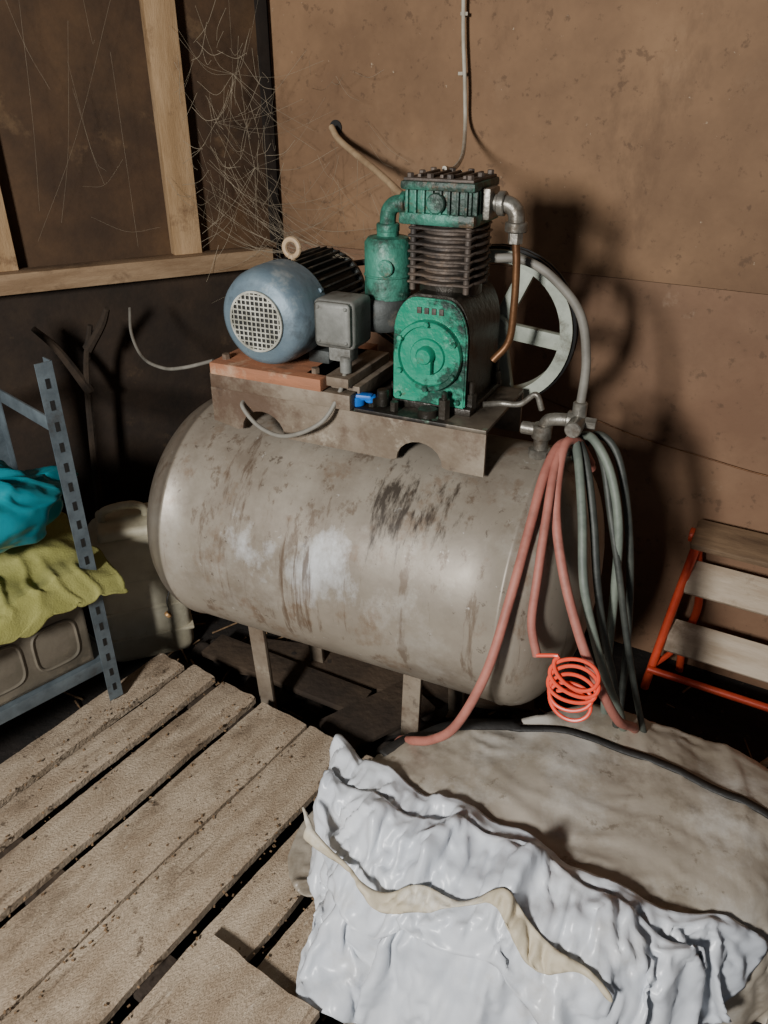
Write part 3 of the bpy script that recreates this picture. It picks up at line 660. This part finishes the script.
def gridC(u,v):
    p=pB(u,v+oC(u)); w_=min(1,max(0,v/.05))
    return (p.x,p.y,conf(p,.010)+w_*(.014+.016*noise.noise(Vector((u*8,v*8,9)))+.012*math.sin(u*47+3*math.sin(v*9))))
def keepC(u,v): return 0<v<.15+.12*u+.025*math.sin(u*11) and -.04+.02*math.sin(v*30)<u<.76
C_=drape('folded_layer',gridC,'wsheet',35,.17,1.2,.0095,(-.10,.80,.0,.34),keepC,lambda u,v: v<.02 and -.0<u<.7)
colls.append((C_,collide(C_,.003))); addtree(C_)
def oD(u): return oC(u)+.10+.06*u+.02*math.sin(u*9)
def keepD(u,v): return 0<v<.024+.016*math.sin(u*31) and -.0<u<.60
def gridD(u,v):
    p=pB(u,v+oD(u)); return (p.x,p.y,conf(p,.012)+.006*math.sin(u*50))
D_=drape('cream_hem',gridD,'cream',12,.08,1,.007,(-.04,.74,.0,.05),keepD,lambda u,v: v<.009)
for o,m in colls: o.modifiers.remove(m)
D.objects.remove(PROXY,do_unlink=True)
crumple(A_,.006,1,0); crumple(B_,.015,1,.001); crumple(C_,.015,1,.004); crumple(D_,.015,1,.007)
for o,t in ((A_,.0015),(B_,.0015),(C_,.0015),(D_,.0025)): finish(o,t)
tr.clear(); [addtree(o) for o in (A_,B_,C_)]
def ribbon(name,pts,w,mat,par,n=9):
    P=crom([(a,b,0) for a,b in pts],n); P=[Vector((p.x,p.y,top(p.x,p.y)+.004)) for p in P]
    for _ in range(2): P=[P[0]]+[Vector((P[i].x,P[i].y,max(P[i].z,(P[i-1].z+P[i+1].z)/2))) for i in range(1,len(P)-1)]+[P[-1]]
    bm=bmesh.new(); prev=None
    for i,p in enumerate(P):
        t=(P[min(i+1,len(P)-1)]-P[max(0,i-1)]).normalized(); s=t.cross(Vector((0,0,1))).normalized()*w/2
        a=bm.verts.new(p-s); b=bm.verts.new(p+s)
        if prev: bm.faces.new((prev[0],prev[1],b,a))
        prev=(a,b)
    o=obj(name,bm,mat,par,ang=180); m=o.modifiers.new('t','SOLIDIFY'); m.thickness=.004; return o
ribbon('strap_1',[(.26,1.24),(.40,1.21),(.54,1.15),(.66,1.07),(.76,1.0),(.84,.95)],.018,'strap',TB)
ribbon('strap_3',[(.0,1.16),(.05,1.20),(.12,1.23),(.3,1.245)],.03,'strap',TB)

# ------------------------------------------------------------------ junk, debris, cobwebs
bm=bmesh.new(); random.seed(3)
for i in range(420):
    x=random.uniform(-.9,1.4); y=random.uniform(.6,2.2)
    if .5*x+.866*y>2.0: continue
    a=random.uniform(0,3.14); l=random.uniform(.02,.10); addtube(bm,[(x,y,.006),(x+l*math.cos(a),y+l*math.sin(a),.008+random.random()*.01)],random.uniform(.001,.004),1,5,smooth=False)
obj('floor_litter',bm,'crumb')
bm=bmesh.new()
for i in range(110):
    x=random.uniform(-.62,.55); y=random.uniform(1.45,2.0)
    if .5*x+.866*y>1.98 or (Vector((x,y))-PA).dot(Vector((.558,.83)))<.05: continue
    b2=bmesh.new(); bmesh.ops.create_icosphere(b2,subdivisions=2,radius=random.uniform(.012,.05))
    s_=random.random()*20
    for v in b2.verts: v.co*=1+.5*noise.noise(v.co*22+Vector((s_,0,0))); 
    for v in b2.verts: v.co.z*=.55
    bmesh.ops.translate(b2,vec=(x,y,.012),verts=b2.verts); merge(bm,b2)
obj('rubble_pile',bm,'rubble')
bm=bmesh.new()
addbox(bm,(-.30,1.80,.05),(.55,.10,.02),.002,Matrix.Rotation(-.5,3,'Z')); addbox(bm,(-.02,1.60,.07),(.30,.14,.015),.002,Matrix.Rotation(.6,3,'Z')); addbox(bm,(.0,1.82,.03),(.9,.16,.02),.002,Matrix.Rotation(-.2,3,'Z'))
obj('scrap_boards',bm,'plankdark')
bm=bmesh.new()
for (x0_,y0_,x1_,y1_,r) in [(.95,.75,1.15,1.1,.012),(.80,.72,1.05,.95,.008),(.9,1.4,1.15,1.55,.01),(1.0,1.2,1.2,1.5,.012),(.62,.66,.92,.85,.008),(.55,.72,.88,.80,.006),(.72,.62,.80,.90,.006)]:
    addtube(bm,[(x0_,y0_,.02),((x0_+x1_)/2,(y0_+y1_)/2,.035),(x1_,y1_,.02)],r,4,8)
obj('scrap_sticks',bm,'plank')
BR=bmesh.new()
for pts in [[(-.93,2.15,.0),(-.90,2.17,.5),(-.87,2.18,.85),(-.83,2.17,1.0)],[(-.87,2.18,.80),(-.93,2.16,.93),(-.98,2.14,1.0)],[(-.85,2.17,.93),(-.80,2.18,1.0),(-.77,2.16,1.05)]]:
    addtube(BR,pts,.013,6,8,rf=lambda t:1.2-.6*t)
obj('dry_branch',BR,'bark')
tube('power_cable',[(-.72,2.2,1.04),(-.70,2.12,.99),(-.64,2.0,.96),(-.56,1.9,.965),(-.48,1.80,1.0),(-.40,1.76,1.03)],.0045,'cable')
bm=bmesh.new(); random.seed(11)
def lw(t,n,z): return Vector((cx-.874*t+.485*n, cy-.485*t-.874*n, z))
U=random.uniform
hubs=[lw(.10,.10,1.38),lw(.20,.08,1.5),lw(.08,.14,1.28),lw(.14,.09,1.62),lw(.05,.16,1.20)]
for h_ in hubs:
    for i in range(12):
        if random.random()<.65: q_=lw(U(.03,.33),U(.04,.07),h_.z+U(-.22,.25))
        else: q_=Vector(wl(-1.56+U(.05,.35),.02,h_.z+U(-.2,.2)))
        m_=(h_+q_)/2-Vector((0,0,U(.01,.05))); addtube(bm,[h_,m_,q_],U(.0002,.0005),5,4)
for i in range(90):
    p=lw(U(.03,.30),U(.05,.12),U(1.16,1.7)); q_=p+Vector((U(-.08,.1),U(-.06,0),U(-.14,.14))); m_=(p+q_)/2-Vector((U(-.01,.01),0,U(.005,.03))); addtube(bm,[p,m_,q_],U(.0002,.0006),5,4)
for i in range(30):
    z=U(1.18,1.4); p=lw(U(.02,.3),.07,z); q_=Vector(aw(U(-.25,-.04),.08,1.27)); m_=(p+q_)/2-Vector((0,0,U(.01,.05))); addtube(bm,[p,m_,q_],.0004,5,4)
for i in range(26):
    p=Vector(wl(U(-1.5,-1.15),.01,U(1.2,1.65))); q_=p+Vector((U(-.06,.12),U(-.14,-.09),U(-.15,.1))); addtube(bm,[p,(p+q_)/2-Vector((0,0,.015)),q_],.0004,5,4)
for i in range(10):
    p=lw(U(.36,.78),.05,U(1.18,1.9)); q_=lw(U(.36,.78),.05,U(1.18,1.9)); addtube(bm,[p,(p+q_)/2-Vector((0,0,U(.02,.08))),q_],.0002,6,4)
obj('cobweb',bm,'web')

# ------------------------------------------------------------------ light
def area(name,loc,target,size,sy,power,col):
    l=D.lights.new(name,'AREA'); l.shape='RECTANGLE'; l.size=size; l.size_y=sy; l.energy=power; l.color=col
    o=D.objects.new(name,l); COL.objects.link(o); o.location=loc; o.rotation_euler=(Vector(target)-Vector(loc)).to_track_quat('-Z','Y').to_euler(); return o
area('doorway_daylight',(-1.30,-1.1,1.92),(.1,1.6,.9),.30,.42,128,(1,.98,.95))
w=D.worlds.new('world'); SC.world=w; w.use_nodes=True; w.node_tree.nodes['Background'].inputs[0].default_value=(.82,.88,1,1); w.node_tree.nodes['Background'].inputs[1].default_value=.13
